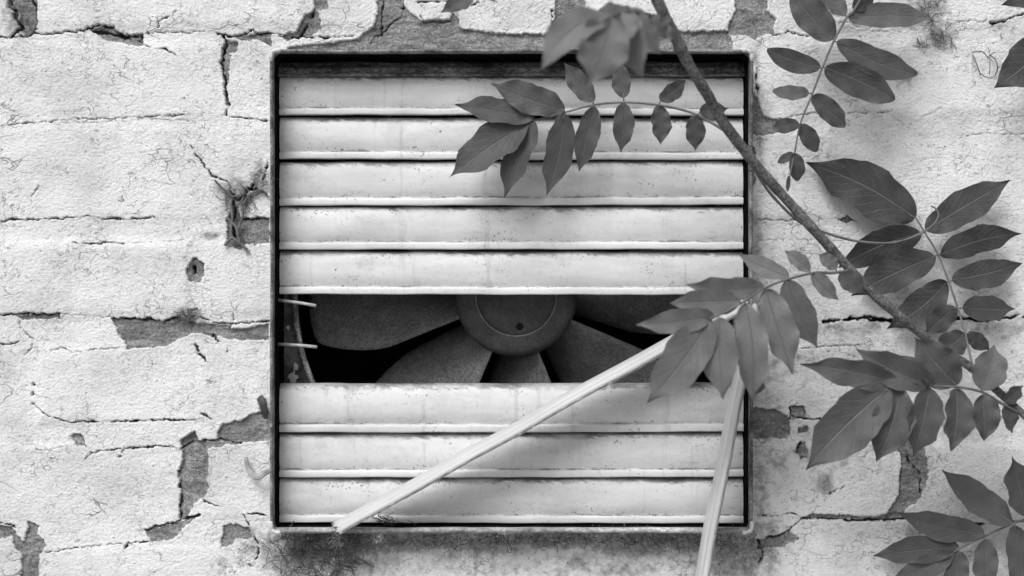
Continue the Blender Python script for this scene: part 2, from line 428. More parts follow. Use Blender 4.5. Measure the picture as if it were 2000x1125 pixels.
# broken cracks: points, width, depth in mm
CRACKS = [
 ([(-60,72),(0,70),(23,73),(46,71),(66,66),(85,66),(117,63),(160,59),(178,55),(192,48),(203,53),(220,53),(231,64),(245,69),(276,66)], 4.5, 4),
 ([(178,60),(205,62),(235,70),(276,72),(276,80),(240,72)], 8, 3),
 ([(276,66),(277,85),(290,92),(327,97),(345,108)], 2.6, 2.5),
 ([(288,64),(340,62),(360,63),(400,61)], 2.2, 2),
 ([(423,66),(450,71),(480,65),(492,58),(505,66),(520,63),(560,70),(585,72),(640,72)], 4.2, 3),
 ([(62,0),(70,20),(72,45),(66,66)], 4, 4), ([(20,0),(30,30),(42,55),(20,70)], 7, 3),
 ([(436,70),(440,85),(431,122),(438,150),(440,175),(447,205),(440,225)], 5.5, 5),
 ([(447,228),(480,230),(522,236)], 3, 2.5),
 ([(0,245),(40,241),(100,237),(130,232),(200,231),(280,228),(360,224)], 2.3, 2),
 ([(120,240),(200,238),(290,233),(370,236)], 1.6, 1.2),
 ([(448,372),(462,392),(470,384),(486,368),(500,372)], 6, 4), ([(455,395),(458,415),(452,440),(458,466)], 5, 4), ([(500,340),(512,352),(520,340),(523,318)], 4, 3), ([(476,392),(480,378),(494,360)], 7, 4),
 ([(372,284),(380,297),(400,325),(415,343),(440,355)], 3.5, 2),
 ([(60,385),(70,372),(75,362)], 2.6, 2), ([(275,297),(300,294),(320,290)], 1.8, 1),
 ([(307,55),(308,43),(318,38),(335,30),(345,22)], 2.4, 2),
 ([(0,432),(30,428),(55,429),(110,427),(150,424),(172,423),(205,427),(260,426),(300,425)], 3.2, 3),
 ([(142,473),(165,475),(190,478),(200,472),(215,474),(247,476)], 2.8, 2.5), ([(247,476),(300,473),(360,470)], 1.4, 1),
 ([(470,426),(500,427),(525,426)], 3.2, 3), ([(475,474),(500,478),(525,474)], 2, 1.5),
 ([(365,528),(370,515),(380,503),(394,514),(396,532)], 2.4, 2), ([(378,520),(379,530)], 9, 7),
 ([(0,614),(25,614),(75,613),(118,612)], 4.2, 5), ([(118,612),(150,616),(218,619)], 1.6, 1),
 ([(218,620),(260,622),(290,623),(325,626),(340,619),(352,626)], 3.6, 4),
 ([(395,622),(420,630),(455,633),(490,630),(525,627)], 2.8, 3), ([(455,612),(456,630),(452,640)], 2, 2),
 ([(218,620),(232,655),(246,672),(249,682)], 2.2, 2),
 ([(35,625),(40,640),(65,665),(58,685),(48,693)], 2.2, 2), ([(95,687),(120,680),(140,687),(200,681),(245,678),(300,680)], 2, 1.5),
 ([(382,673),(386,690),(394,694),(400,706)], 5, 3), ([(417,655),(424,668)], 6, 3), ([(0,671),(18,672),(34,666)], 3.4, 2),
 ([(65,748),(67,752)], 8, 4), ([(62,768),(64,772)], 8, 4),
 ([(62,788),(75,800),(95,812),(112,820),(135,825),(165,823),(190,824),(215,824),(262,822),(330,820),(380,821)], 3.0, 2.5),
 ([(215,824),(228,823)], 5, 2), ([(255,823),(268,822)], 6.5, 3), ([(392,808),(402,812),(412,818)], 5, 2),
 ([(135,853),(147,849),(160,852),(165,869)], 2.6, 2),
 ([(165,897),(180,884),(200,880)], 3.2, 2), ([(70,880),(110,876),(135,872)], 1.4, 1),
 ([(200,880),(245,876),(300,872),(335,871),(350,878),(362,872),(380,862),(400,859),(430,858),(470,866)], 3.0, 3),
 ([(233,892),(240,880),(250,875)], 2.4, 2),
 ([(347,922),(352,960),(350,985),(352,1012)], 4, 3), ([(365,1012),(378,1010),(388,1007)], 7, 5),
 ([(280,1037),(300,1031),(325,1024),(350,1018),(372,1010)], 3.8, 4),
 ([(243,1072),(250,1062),(290,1060),(296,1068)], 3.2, 3), ([(0,1022),(22,1024),(30,1030)], 4, 3),
 ([(75,1080),(110,1077),(140,1072),(190,1066),(240,1061)], 2.2, 2),
 ([(395,975),(410,984),(425,990)], 3.4, 2), ([(485,1004),(500,1003),(516,1008)], 4.5, 3),
 ([(468,1000),(478,1010),(486,1027),(496,1048),(503,1062)], 5, 4), ([(505,1070),(501,1088),(490,1104)], 6, 4),
 # top strip
 ([(560,72),(583,74),(598,50),(612,22)], 5, 4), ([(583,74),(600,72),(650,72),(690,70)], 3.2, 2), ([(748,0),(746,22),(745,66)], 2.6, 3),
 ([(745,68),(760,48),(772,40),(786,30),(788,8)], 2.8, 3), ([(720,92),(730,70),(745,68)], 2.2, 2),
 ([(815,4),(850,2),(880,3),(905,14),(925,10),(935,2)], 4, 4),
 ([(820,30),(830,42),(860,43),(878,40)], 2.6, 2), ([(1078,20),(1078,40),(1082,64)], 6, 3),
 ([(1140,26),(1158,27),(1170,22),(1182,16)], 3.2, 3),
 # right of the fan
 ([(1500,66),(1515,68),(1540,62),(1552,64),(1575,70),(1592,66)], 3.0, 3), ([(1620,46),(1655,44),(1700,60),(1760,62)], 1.6, 1),
 ([(1535,230),(1560,224),(1600,221),(1640,220),(1700,220),(1742,218)], 1.9, 1.6), ([(1800,228),(1840,212)], 1.6, 1),
 ([(1890,265),(1930,258),(1965,262),(2000,260),(2060,264)], 1.9, 1.6),
 ([(1936,44),(1950,43),(1964,40)], 7, 8), ([(1850,40),(1900,42),(1936,42)], 1.8, 1.5), ([(1966,38),(1980,32),(2000,28),(2060,26)], 3.2, 3),
 ([(1470,428),(1510,430),(1560,431)], 2.2, 2), ([(1635,428),(1655,422),(1670,430)], 3.0, 2), ([(1480,470),(1540,468),(1600,470)], 1.2, 1),
 ([(1608,628),(1640,627),(1665,621),(1690,623),(1735,627),(1790,630),(1840,620),(1880,622),(1920,626),(1960,622),(2000,619),(2060,622)], 6.5, 7),
 ([(1860,618),(1925,629),(1990,616)], 6, 5), ([(1650,626),(1700,618),(1745,630)], 6, 4),
 ([(1560,682),(1620,676),(1680,674)], 1.8, 1.5), ([(1550,812),(1575,818),(1606,820)], 4.5, 4), ([(1543,795),(1545,812),(1541,822)], 2.8, 2.5),
 ([(1543,794),(1568,793),(1574,812)], 2.2, 2), ([(1684,842),(1702,832)], 11, 7), ([(1832,818),(1838,808)], 11, 7), ([(1890,812),(1897,812)], 8, 5), ([(1945,810),(1953,808)], 5, 4),
 ([(1565,862),(1560,876),(1558,885)], 4, 3), ([(1552,880),(1562,892),(1580,896)], 2.4, 2), ([(1622,966),(1640,955),(1662,946)], 2.6, 2),
 ([(1772,880),(1778,905),(1792,916),(1800,930),(1798,955),(1800,965)], 3.6, 3), ([(1757,872),(1764,905),(1762,935),(1758,962)], 2, 1.5),
 ([(1480,1007),(1520,1008),(1545,1003),(1565,1010)], 2.4, 2),
 ([(1565,1014),(1620,1016),(1680,1018),(1740,1016),(1790,1012),(1850,1018),(1900,1024),(1925,1024),(1960,1020),(2060,1018)], 5.2, 6),
 ([(1500,1050),(1520,1047),(1540,1038),(1556,1022),(1565,1014)], 4.2, 4), ([(1780,1010),(1790,1032),(1800,1040),(1830,1038)], 5, 3), ([(1850,1048),(1890,1052),(1910,1054)], 5, 4),
 ([(1690,1052),(1740,1054)], 1.6, 1), ([(1480,1055),(1490,1080),(1484,1100)], 5, 3),
 ([(1480,130),(1478,160),(1482,190)], 5, 2.5), ([(1640,215),(1655,240)], 1.4, 1), ([(1500,530),(1510,560)], 2, 1),
]
# paint gone: outline, depth in mm
PEELS = [
 ([(10,-60),(72,-60),(73,58),(60,70),(36,60),(40,30),(16,15)], 1.8),
 ([(178,58),(200,50),(222,56),(240,68),(277,66),(277,90),(252,88),(225,80),(205,78)], 1.6),
 ([(437,76),(464,82),(464,100),(449,104),(447,150),(441,175),(446,205),(440,205),(436,160),(432,122)], 1.6),
 ([(422,66),(470,70),(530,62),(530,90),(505,76),(470,78)], 1.0),
 ([(28,618),(75,613),(118,612),(116,622),(90,624),(40,622)], 1.6),
 ([(218,620),(260,622),(325,626),(345,618),(380,630),(452,636),(452,645),(524,632),(524,664),(460,664),(410,655),(375,650),(320,677),(250,681),(234,655)], 1.4),
 ([(135,852),(147,849),(160,852),(166,870),(148,871),(146,860)], 1.2),
 ([(352,860),(380,842),(386,858),(402,860),(406,900),(404,965),(378,985),(366,1008),(350,1016),(351,985),(352,960),(347,925),(357,900)], 2.2),
 ([(402,862),(422,858),(430,830),(470,822),(500,806),(530,806),(530,860),(465,866),(405,876)], 1.3),
 ([(282,1038),(350,1020),(390,1006),(358,1030),(340,1052),(292,1058)], 1.2),
 ([(-60,1020),(25,1028),(30,1045),(45,1060),(53,1042),(53,1018),(75,1026),(72,1042),(90,1065),(76,1088),(72,1190),(40,1190),(42,1085),(24,1062),(25,1046),(-60,1070)], 1.2),
 ([(436,1030),(450,1023),(486,1031),(490,1050),(462,1054),(448,1066),(430,1068)], 1.4),
 ([(365,525),(380,503),(396,514),(398,536),(392,552),(368,548)], 1.4),
 ([(505,775),(512,772),(520,785),(524,815),(514,820),(504,790)], .8),
 ([(440,430),(462,400),(470,425),(526,428),(526,474),(480,476),(470,488),(440,480),(446,455)], 1.4),
 # top strip
 ([(608,-60),(640,-60),(640,18),(622,20),(628,56),(605,68),(560,78),(545,72),(580,60),(595,30),(614,20)], 1.6),
 ([(733,-60),(790,-60),(790,12),(805,26),(822,40),(880,36),(882,22),(895,36),(896,48),(905,57),(930,60),(960,62),(985,66),(1010,68),(1040,66),(1080,66),(1084,20),(1086,-60),(1146,-60),(1140,40),(1139,55),(1160,66),(1330,62),(1420,60),(1432,78),(1430,118),(560,118),(560,92),(640,84),(700,76),(712,64),(730,52),(738,20)], 1.3),
 ([(1432,-60),(1490,-60),(1500,20),(1514,36),(1512,64),(1490,68),(1475,78),(1458,68),(1438,68),(1420,66),(1424,44),(1436,20)], 1.4),
 # right
 ([(1460,170),(1480,192),(1490,220),(1502,231),(1537,232),(1530,252),(1512,262),(1460,264)], 1.5),
 ([(1635,428),(1655,421),(1671,429),(1650,435)], 1.0),
 ([(1465,795),(1510,798),(1536,812),(1546,834),(1540,856),(1465,856)], 1.5),
 ([(1543,795),(1568,793),(1575,812),(1541,822)], 1.2), ([(1560,836),(1575,832),(1582,842),(1558,846)], 1.6),
 ([(1752,862),(1800,850),(1812,900),(1814,935),(1800,968),(1788,985),(1776,990),(1758,1012),(1730,1012),(1757,966),(1758,930),(1765,905)], 1.4),
 ([(1556,868),(1572,864),(1582,890),(1562,898)], .9),
 ([(1565,1012),(1590,1004),(1640,1006),(1700,1010),(1760,1002),(1790,1010),(1770,1016),(1690,1017),(1620,1015)], 1.2),
 ([(1480,1055),(1520,1045),(1545,1040),(1562,1052),(1530,1068),(1480,1072)], 1.2),
 ([(1460,280),(1475,290),(1474,360),(1460,380)], 1.0), ([(1460,620),(1488,640),(1484,700),(1494,760),(1460,780)], 1.2),
]
# grime, soot and old ivy marks: centre, radii, strength
GRIME = [
 (40,30,26,45,.9), (215,70,50,14,.5), (466,388,30,34,1.05), (505,355,20,34,.95), (462,445,13,36,.9), (440,365,22,14,.6), (415,460,30,8,.7), (362,622,24,20,.95), (378,522,14,14,.6),
 (390,930,24,60,.35), (480,1080,26,30,.5), (432,1106,18,16,.6), (60,1100,28,50,.35),
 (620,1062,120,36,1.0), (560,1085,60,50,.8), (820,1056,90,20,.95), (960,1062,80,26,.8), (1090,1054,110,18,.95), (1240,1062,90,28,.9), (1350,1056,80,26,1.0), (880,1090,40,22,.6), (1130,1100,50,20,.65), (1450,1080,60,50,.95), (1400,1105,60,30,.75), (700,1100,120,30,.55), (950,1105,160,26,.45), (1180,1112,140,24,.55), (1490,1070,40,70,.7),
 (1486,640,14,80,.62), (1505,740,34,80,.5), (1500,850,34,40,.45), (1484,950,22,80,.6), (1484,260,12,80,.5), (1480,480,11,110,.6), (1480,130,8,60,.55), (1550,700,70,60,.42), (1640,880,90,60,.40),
 (1815,20,45,40,.75), (1835,75,30,26,.85), (1800,90,16,12,.8), (1765,152,26,14,.8), (1945,45,30,14,.5), (1925,125,26,26,.25),
 (1612,945,22,22,.85), (1520,905,30,26,.5), (1560,880,24,22,.45), (1790,905,30,50,.55), (1700,640,150,20,.55), (1900,640,140,22,.6), (1690,840,24,18,.7), (1840,820,60,24,.5), (1740,830,90,60,.35),
 (1800,1040,50,16,.6), (1880,1052,50,10,.6), (1510,1045,40,26,.6), (1640,1035,120,18,.3),
 (780,70,60,16,.3), (860,44,34,12,.6), (1112,30,26,50,.5), (1000,98,460,8,.25), (1470,40,40,30,.25), (620,30,26,40,.35),
 (150,432,140,7,.25), (250,652,60,20,.3), (60,650,60,24,.2), (500,650,30,20,.35), (1900,120,120,120,.12), (1760,300,300,160,.06),
]

def relief(U, V, detail=True):
    """height in mm (towards the viewer) plus paint-loss, crack and grime masks at grid points U, V (2-D, regular)"""
    wu = U + 7 * fbm(U, V, 70, 3, 3) + 4 * fbm(U, V, 16, 3, 5)
    wv = V + 7 * fbm(U, V, 80, 3, 4) + 4 * fbm(U, V, 18, 3, 6)
    # courses
    beds = list(BEDS)
    v0 = beds[0][0]; v1 = beds[-1][0]
    for k in range(1, 16):
        beds.insert(0, (v0 - 193 * k, 12)); beds.append((v1 + 193 * k, 12))
    bc = np.array([b_[0] for b_ in beds], dtype=np.float32); bh = np.array([b_[1] for b_ in beds], dtype=np.float32)
    course = np.searchsorted(bc, wv.ravel()).reshape(wv.shape)          # between bed course-1 and course
    course = np.clip(course, 1, len(bc) - 1)
    dv = np.minimum(np.abs(wv - bc[course - 1]) - bh[course - 1], np.abs(bc[course] - wv) - bh[course])
    brick = np.zeros(U.shape, dtype=np.int32)
    dj = dv.copy()
    for c in np.unique(course):
        ci = int(c) - 16
        m = course == c
        if ci in VERT: xs = list(VERT[ci])
        else: xs = [(-620 + (270 if ci % 2 else 0))]
        while xs[0] > -3600: xs.insert(0, xs[0] - 537)
        while xs[-1] < 5600: xs.append(xs[-1] + 537)
        xa = np.array(xs, dtype=np.float32)
        uu = wu[m]
        idx = np.clip(np.searchsorted(xa, uu), 1, len(xa) - 1)
        du = np.minimum(uu - xa[idx - 1], xa[idx] - uu) - 12
        dj[m] = np.minimum(dj[m], du)
        brick[m] = int(c) * 64 + idx
    ismort = dj < 0
    # per-brick set and tilt
    hb = np.zeros(U.shape, dtype=np.float32)
    for k in np.unique(brick):
        m = brick == k
        r2 = np.random.default_rng(int(k) * 7 + 5)
        hb[m] = r2.normal(0, .7) + r2.normal(0, .9) * (U[m] - U[m].mean()) / 500 + r2.normal(0, .8) * (V[m] - V[m].mean()) / 150
    H = hb * sstep(-14, 22, dj)
    H -= 1.3 * (1 - sstep(-10, 16, dj)) * (.75 + .5 * fbm(U, V, 200, 2, 31))
    H += .9 * fbm(U, V, 130, 4, 8) + .30 * fbm(U, V * 1.25, 30, 4, 9, .6)
    if detail:
        H += .15 * fbm(U, V * 1.2, 9, 3, 10, .65)
    peel = np.zeros(U.shape, dtype=np.float32); crack = np.zeros_like(peel); lip = np.zeros_like(peel)
    ju = U + 6.0 * fbm(U, V, 15, 4, 41, .7); jv = V + 6.0 * fbm(U, V, 15, 4, 42, .7)
    us, vs = U[0, :], V[:, 0]
    wob = .08 + .85 * (fbm(U, V, 22, 4, 43, .6) * 1.5 + .55)
    if detail:
        for pts, dep in PEELS:
            P = np.array(pts, dtype=np.float32)
            i0, i1 = np.searchsorted(us, [P[:,0].min() - 14, P[:,0].max() + 14]); j0, j1 = np.searchsorted(vs, [P[:,1].min() - 14, P[:,1].max() + 14])
            if i1 <= i0 or j1 <= j0: continue
            x = ju[j0:j1, i0:i1]; y = jv[j0:j1, i0:i1]
            inside = np.zeros(x.shape, bool); dist = np.full(x.shape, 1e9, dtype=np.float32)
            for a in range(len(P)):
                x1, y1 = P[a]; x2, y2 = P[(a + 1) % len(P)]
                cond = ((y1 > y) != (y2 > y))
                inside ^= cond & (x < (x2 - x1) * (y - y1) / (y2 - y1 + 1e-9) + x1)
                L2 = (x2 - x1) ** 2 + (y2 - y1) ** 2
                t = np.clip(((x - x1) * (x2 - x1) + (y - y1) * (y2 - y1)) / L2, 0, 1)
                dist = np.minimum(dist, np.hypot(x - x1 - t * (x2 - x1), y - y1 - t * (y2 - y1)))
            sd_ = np.where(inside, dist, -dist)
            k = sstep(-1.2, 1.2, sd_)
            peel[j0:j1, i0:i1] = np.maximum(peel[j0:j1, i0:i1], k)
            H[j0:j1, i0:i1] -= 1.5 * dep * k * (1 - .3 * sstep(2, 40, sd_))
            lip[j0:j1, i0:i1] = np.maximum(lip[j0:j1, i0:i1], np.exp(-np.abs(sd_ + 3) / 3.5) * (1 - k) * .8)
        for pts, w, dep in CRACKS:
            P = np.array(pts, dtype=np.float32); pad = w + 14
            i0, i1 = np.searchsorted(us, [P[:,0].min() - pad, P[:,0].max() + pad]); j0, j1 = np.searchsorted(vs, [P[:,1].min() - pad, P[:,1].max() + pad])
            if i1 <= i0 or j1 <= j0: continue
            x = ju[j0:j1, i0:i1]; y = jv[j0:j1, i0:i1]
            dist = np.full(x.shape, 1e9, dtype=np.float32); above = np.zeros(x.shape, dtype=np.float32)
            for a in range(len(P) - 1):
                x1, y1 = P[a]; x2, y2 = P[a + 1]
                L2 = (x2 - x1) ** 2 + (y2 - y1) ** 2 + 1e-6
                t = np.clip(((x - x1) * (x2 - x1) + (y - y1) * (y2 - y1)) / L2, 0, 1)
                dd = np.hypot(x - x1 - t * (x2 - x1), y - y1 - t * (y2 - y1))
                up = (y1 + t * (y2 - y1)) > y
                above = np.where(dd < dist, up, above); dist = np.minimum(dist, dd)
            hw = .5 * w * np.clip(wob[j0:j1, i0:i1], 0, 1.5)
            k = 1 - sstep(hw - .6, hw + 1.1, dist)
            k *= sstep(.05, .40, wob[j0:j1, i0:i1])
            crack[j0:j1, i0:i1] = np.maximum(crack[j0:j1, i0:i1], k * min(1, .35 + dep / 4))
            H[j0:j1, i0:i1] -= dep * k
            lip[j0:j1, i0:i1] = np.maximum(lip[j0:j1, i0:i1], np.where(above > .5, 1, .25) * np.exp(-dist / (w * .8 + 4)) * (1 - k) * min(1, dep / 3))
        H += lip * .6
        H += peel * (.8 * fbm(U, V, 11, 3, 51, .65) + .9 * fbm(U * .3, V, 15, 3, 52) + .6 * fbm(U, V, 40, 2, 53))
    gr = np.zeros(U.shape, dtype=np.float32)
    for cx, cy, rx, ry, st in GRIME:
        q = ((wu - cx) / rx) ** 2 + ((wv - cy) / ry) ** 2
        gr = np.maximum(gr, st * np.exp(-.6 * q))
    H -= .5 * gr * np.abs(fbm(U, V, 8, 3, 61, .6))
    return H, peel, crack, gr, brick, ismort

wall = empty('brick_wall', (0, 0, 0))
tag(wall, 'old brick wall under thick cracked and flaking white paint', 'wall')

def grid_piece(name, U, V, H, quads, attrs, parent):
    """one mesh from the quads (index pairs into the grid) with its masks as attributes"""
    ny, nx = U.shape
    j, i = quads
    idx = np.stack([j * nx + i, (j + 1) * nx + i, (j + 1) * nx + i + 1, j * nx + i + 1], axis=1)
    used, inv = np.unique(idx.ravel(), return_inverse=True)
    co = np.empty((len(used), 3), dtype=np.float32)
    co[:, 0] = (U.ravel()[used] - UC) * S; co[:, 1] = -H.ravel()[used] * .001; co[:, 2] = Z0 - (V.ravel()[used] - VC) * S
    me = bpy.data.meshes.new(name)
    nq = len(idx)
    me.vertices.add(len(used)); me.vertices.foreach_set('co', co.ravel())
    me.loops.add(nq * 4); me.loops.foreach_set('vertex_index', inv.astype(np.int32))
    me.polygons.add(nq); me.polygons.foreach_set('loop_start', np.arange(0, nq * 4, 4, dtype=np.int32))
    me.polygons.foreach_set('loop_total', np.full(nq, 4, dtype=np.int32))
    me.polygons.foreach_set('use_smooth', np.ones(nq, dtype=bool))
    me.update(calc_edges=True)
    for an, arr in attrs.items():
        at_ = me.attributes.new(an, 'FLOAT', 'POINT'); at_.data.foreach_set('value', arr.ravel()[used].astype(np.float32))
    me.materials.append(M['wall'])
    o = bpy.data.objects.new(name, me); COL.objects.link(o); o.parent = parent
    return o

HOLE = (541, 1459, 109, 1029)
FU0, FU1, FV0, FV1, ST = -130.0, 2130.0, -92.0, 1216.0, 1.8
us = np.arange(FU0, FU1, ST, dtype=np.float32); vs = np.arange(FV0, FV1, ST, dtype=np.float32)
U, V = np.meshgrid(us, vs)
H, peel, crack, gr, brick, ismort = relief(U, V, True)
qc_u = (U[:-1, :-1] + U[1:, 1:]) / 2; qc_v = (V[:-1, :-1] + V[1:, 1:]) / 2
solid = ~((qc_u > HOLE[0]) & (qc_u < HOLE[1]) & (qc_v > HOLE[2]) & (qc_v < HOLE[3]))
lab = np.where(ismort, -1, brick)[:-1, :-1]
attrs = {'peel': peel, 'crack': crack, 'grime': gr}
grid_piece('mortar', U, V, H, np.nonzero(solid & (lab == -1)), attrs, wall)
loose = np.zeros(lab.shape, bool)
for k in np.unique(lab[solid & (lab >= 0)]):
    q = solid & (lab == k)
    grid_piece('brick', U, V, H, np.nonzero(q), attrs, wall)
# the rest of the wall beyond what the photograph shows
us2 = np.arange(-3000, 5000, 20, dtype=np.float32); vs2 = np.arange(-2200, 3820, 20, dtype=np.float32)
U2, V2 = np.meshgrid(us2, vs2)
H2, p2, c2, g2, b2, m2 = relief(U2, V2, False)
rim_in = ((U2 > FU0 + 4) & (U2 < FU1 - 6) & (V2 > FV0 + 4) & (V2 < FV1 - 6))
H2 = np.where(rim_in, H2 - 3.0, H2)
i1 = (U2[:-1, :-1] > FU0 + 20) & (U2[:-1, :-1] < FU1 - 45) & (V2[:-1, :-1] > FV0 + 20) & (V2[:-1, :-1] < FV1 - 45)
far = grid_piece('brickwork', U2, V2, H2, np.nonzero(~i1), {'peel': p2, 'crack': c2, 'grime': g2 * 0}, wall)
far['kind'] = 'stuff'
cb = MB()
a0, a1, b0, b1 = HOLE[0] - 3, HOLE[1] + 3, HOLE[2] - 3, HOLE[3] + 3
def core(u0, u1, v0, v1): cb.box(wp(u0, v0, -.014), wp(u1, v1, -.215))
core(-3000, a0, -2200, 3812); core(a1, 5000, -2200, 3812); core(a0, a1, -2200, b0); core(a0, a1, b1, 3812)
cb.build('wall_core', M['core'], wall, False)

# ------------------------------------------------------------------ the extractor fan in the wall
fan = empty('extractor_fan', wp(1000, 562.5, 0))
tag(fan, 'square white louvred extractor fan with two slats missing, set in the wall', 'fan')

def rrect(u0, u1, v0, v1, r, n=6, side=26):
    """closed loop of a rounded rectangle, clockwise from the top left"""
    pts = []
    for cx, cy, a in ((u1 - r, v0 + r, -90), (u1 - r, v1 - r, 0), (u0 + r, v1 - r, 90), (u0 + r, v0 + r, 180)):
        for k in range(n + 1):
            t = math.radians(a + 90 * k / n); pts.append((cx + r * math.cos(t), cy + r * math.sin(t)))
        nxt = {-90: (u1, v1 - r), 0: (u0 + r, v1), 90: (u0, v0 + r), 180: (u1 - r, v0)}[a]
        x0, y0 = pts[-1]
        for k in range(1, side): pts.append((x0 + (nxt[0] - x0) * k / side, y0 + (nxt[1] - y0) * k / side))
    return pts

RIMD = .022
def ring_mesh(loops):
    mb = MB(); n = len(loops[0]); vs_ = [p for lp in loops for p in lp]; fs = []
    for a in range(len(loops) - 1):
        for k in range(n):
            k2 = (k + 1) % n
            fs.append((a * n + k, a * n + k2, (a + 1) * n + k2, (a + 1) * n + k))
    mb.add(vs_, fs); return mb

def rim_loop(off, d, wob=.0):
    f = (D - RIMD) / D
    u0, u1, v0, v1 = [UC + (527 - UC) * f, UC + (1471 - UC) * f, VC + (96 - VC) * f, VC + (1042 - VC) * f]
    lp = rrect(u0 + off, u1 - off, v0 + off, v1 - off, max(6, 19 - off))
    out = []
    for i, (u, v) in enumerate(lp):
        w = wob * (math.sin(i * .31) + .6 * math.sin(i * .83 + 1.3) + .5 * math.sin(i * 2.1))
        out.append(wp(u + w * .4, v + w * .5, d + w * .0002))
    return out
fr = ring_mesh([rim_loop(0, -.05), rim_loop(0, RIMD - .001, 1.5), rim_loop(1.0, RIMD, 1.5), rim_loop(4.8, RIMD, 1.5), rim_loop(6.2, RIMD - .0012, 1.5), rim_loop(6.6, RIMD - .006, .5)])
fr.build('frame', M['frame'], fan)
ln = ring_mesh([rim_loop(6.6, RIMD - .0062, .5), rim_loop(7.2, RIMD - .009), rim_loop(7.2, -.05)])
ln.build('frame_inner_faces', M['grimeshade'], fan)  # inner faces painted black for grime and the box's own shade
# corner pieces (pale moulded clips)
for cu, cv, su, sv in ((527, 96, 1, 1), (1471, 96, -1, 1), (527, 1042, 1, -1), (1471, 1042, -1, -1)):
    mb = MB()
    path = [(cu + su * 2.5, cv + sv * 24), (cu + su * 2.5, cv + sv * 13), (cu + su * 5.5, cv + sv * 5.5), (cu + su * 13, cv + sv * 2.5), (cu + su * 22, cv + sv * 2.5)]
    mb.tube(smooth_path([at(u, v, RIMD + .0004) for u, v in path], 4), [.0009] + [.0014, .0016, .0020, .0017, .0019] * 3 + [.0008], 8)
    mb.build('corner_clip', M['cap'], fan)
mb = MB(); n = 60; vs_, fs_ = [], []
for k in range(n + 1):
    u = 540 + 920 * k / n; w = .6 * math.sin(k * .5) + .4 * math.sin(k * 1.3)
    for v, d in ((1028.5 + w * .5, -.012), (1029.5 + w * .5, .012), (1031 + w, .0215), (1034.5 + w, .0232), (1038.5 + w, .0232), (1041 + w, .0220), (1041.5, .016)): vs_.append(at(u, v + (1.0 if d < 0 else 0), d))
for k in range(n):
    for a in range(6): fs_.append((k * 7 + a, k * 7 + a + 1, k * 7 + a + 8, k * 7 + a + 7))
mb.add(vs_, fs_); mb.build('lower_rim', M['rimpale'], fan)  # paler copy of the frame: light from above put into its colour

# back strip along the top
mb = MB()
SL0, SL1 = 545.5, 1452.0
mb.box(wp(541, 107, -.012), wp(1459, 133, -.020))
mb.build('top_plate', M['grimeshade'], fan, False)  # black stands for dirt and the top lip's shadow on this strip
mb = MB()
prof = [(116, -.012), (120, -.0075), (126, -.0062), (129, -.005), (131, -.0030), (136, -.0026), (142, -.002), (145, .0004), (148, .0008), (149.5, -.004)]
nseg = 60
vs_, fs_ = [], []
for k in range(nseg + 1):
    u = 543 + (1457 - 543) * k / nseg
    for v, d in prof: vs_.append(wp(u, v + .5 * math.sin(k * .5), d))
m_ = len(prof)
for k in range(nseg):
    for a in range(m_ - 1): fs_.append((k * m_ + a, k * m_ + a + 1, (k + 1) * m_ + a + 1, (k + 1) * m_ + a))
mb.add(vs_, fs_); mb.build('top_channel', M['strip'], fan)

def slat(v0, v1, idx):
    """one louvre: rolled sheet with a bowed face, groove and bead along the lower edge"""
    prof = [(-.02, -7.0, 1.0), (-.012, -3.5, 1.0), (0, -1.2, 1.0), (.022, .7, 1.0), (.05, 1.4, .9), (.10, 1.9, .65), (.18, 2.9, .34), (.30, 3.7, .12), (.44, 4.1, .0), (.56, 4.0, .02), (.66, 3.4, .14), (.73, 2.6, .5), (.765, 2.0, .8), (.785, 2.1, .85),
            (.795, 3.4, .4), (.805, 4.1, .1), (.83, 4.45, .05), (.87, 4.6, .03), (.915, 4.6, .03), (.932, 4.5, .08), (.942, 4.0, .3), (.946, 2.0, .8), (.943, -4.0, 1.0)]
    r = random.Random(idx * 13 + 2)
    hgt = v1 - v0; n = 90
    tl = r.uniform(-2.0, 2.0); dd = r.uniform(-.0008, .0008); sag = r.uniform(-.8, 1.2)
    vs_, fs_, ga = [], [], []
    m_ = len(prof)
    ph = r.uniform(0, 6)
    for k in range(n + 1):
        x = k / n; u = SL0 + (SL1 - SL0) * x
        w = sag * math.sin(math.pi * x) + tl * (x - .5) + .35 * math.sin(x * 23 + ph) + .25 * math.sin(x * 57 + ph * 2)
        for t, h, gg in prof:
            vs_.append(wp(u, v0 + hgt * t + w, h * .001 - .0045 + dd + .00022 * math.sin(x * 17 + ph + t * 2) + .00012 * math.sin(x * 41 + t * 5)))
            endg = max(0, 1 - x * 40, 1 - (1 - x) * 30) * .5
            ga.append(max(gg * r.choice((.75, 1, 1)), endg))
    for k in range(n):
        for a in range(m_ - 1): fs_.append((k * m_ + a, k * m_ + a + 1, (k + 1) * m_ + a + 1, (k + 1) * m_ + a))
    o = mesh_obj('slat', vs_, fs_, M['slat'], fan)
    at_ = o.data.attributes.new('grime', 'FLOAT', 'POINT'); at_.data.foreach_set('value', ga)
    return o
for i, (a, b_) in enumerate([(149, 229), (228, 315), (314.5, 405), (403.5, 492), (491, 580), (751, 849), (847, 937), (935.5, 1027)]):
    slat(a, b_, i)

# hinge pins left behind by the missing slats
for p0, p1 in (((542, 586, -.001), (617, 597, .004)), ((542, 672, -.001), (619, 677.5, .004))):
    mb = MB(); mb.tube([at(*p0), at(p0[0] + 40, (p0[1] + p1[1]) / 2 - .5, .0015), at(*p1)], .00125, 10)
    mb.build('hinge_pin', M['pin'], fan)

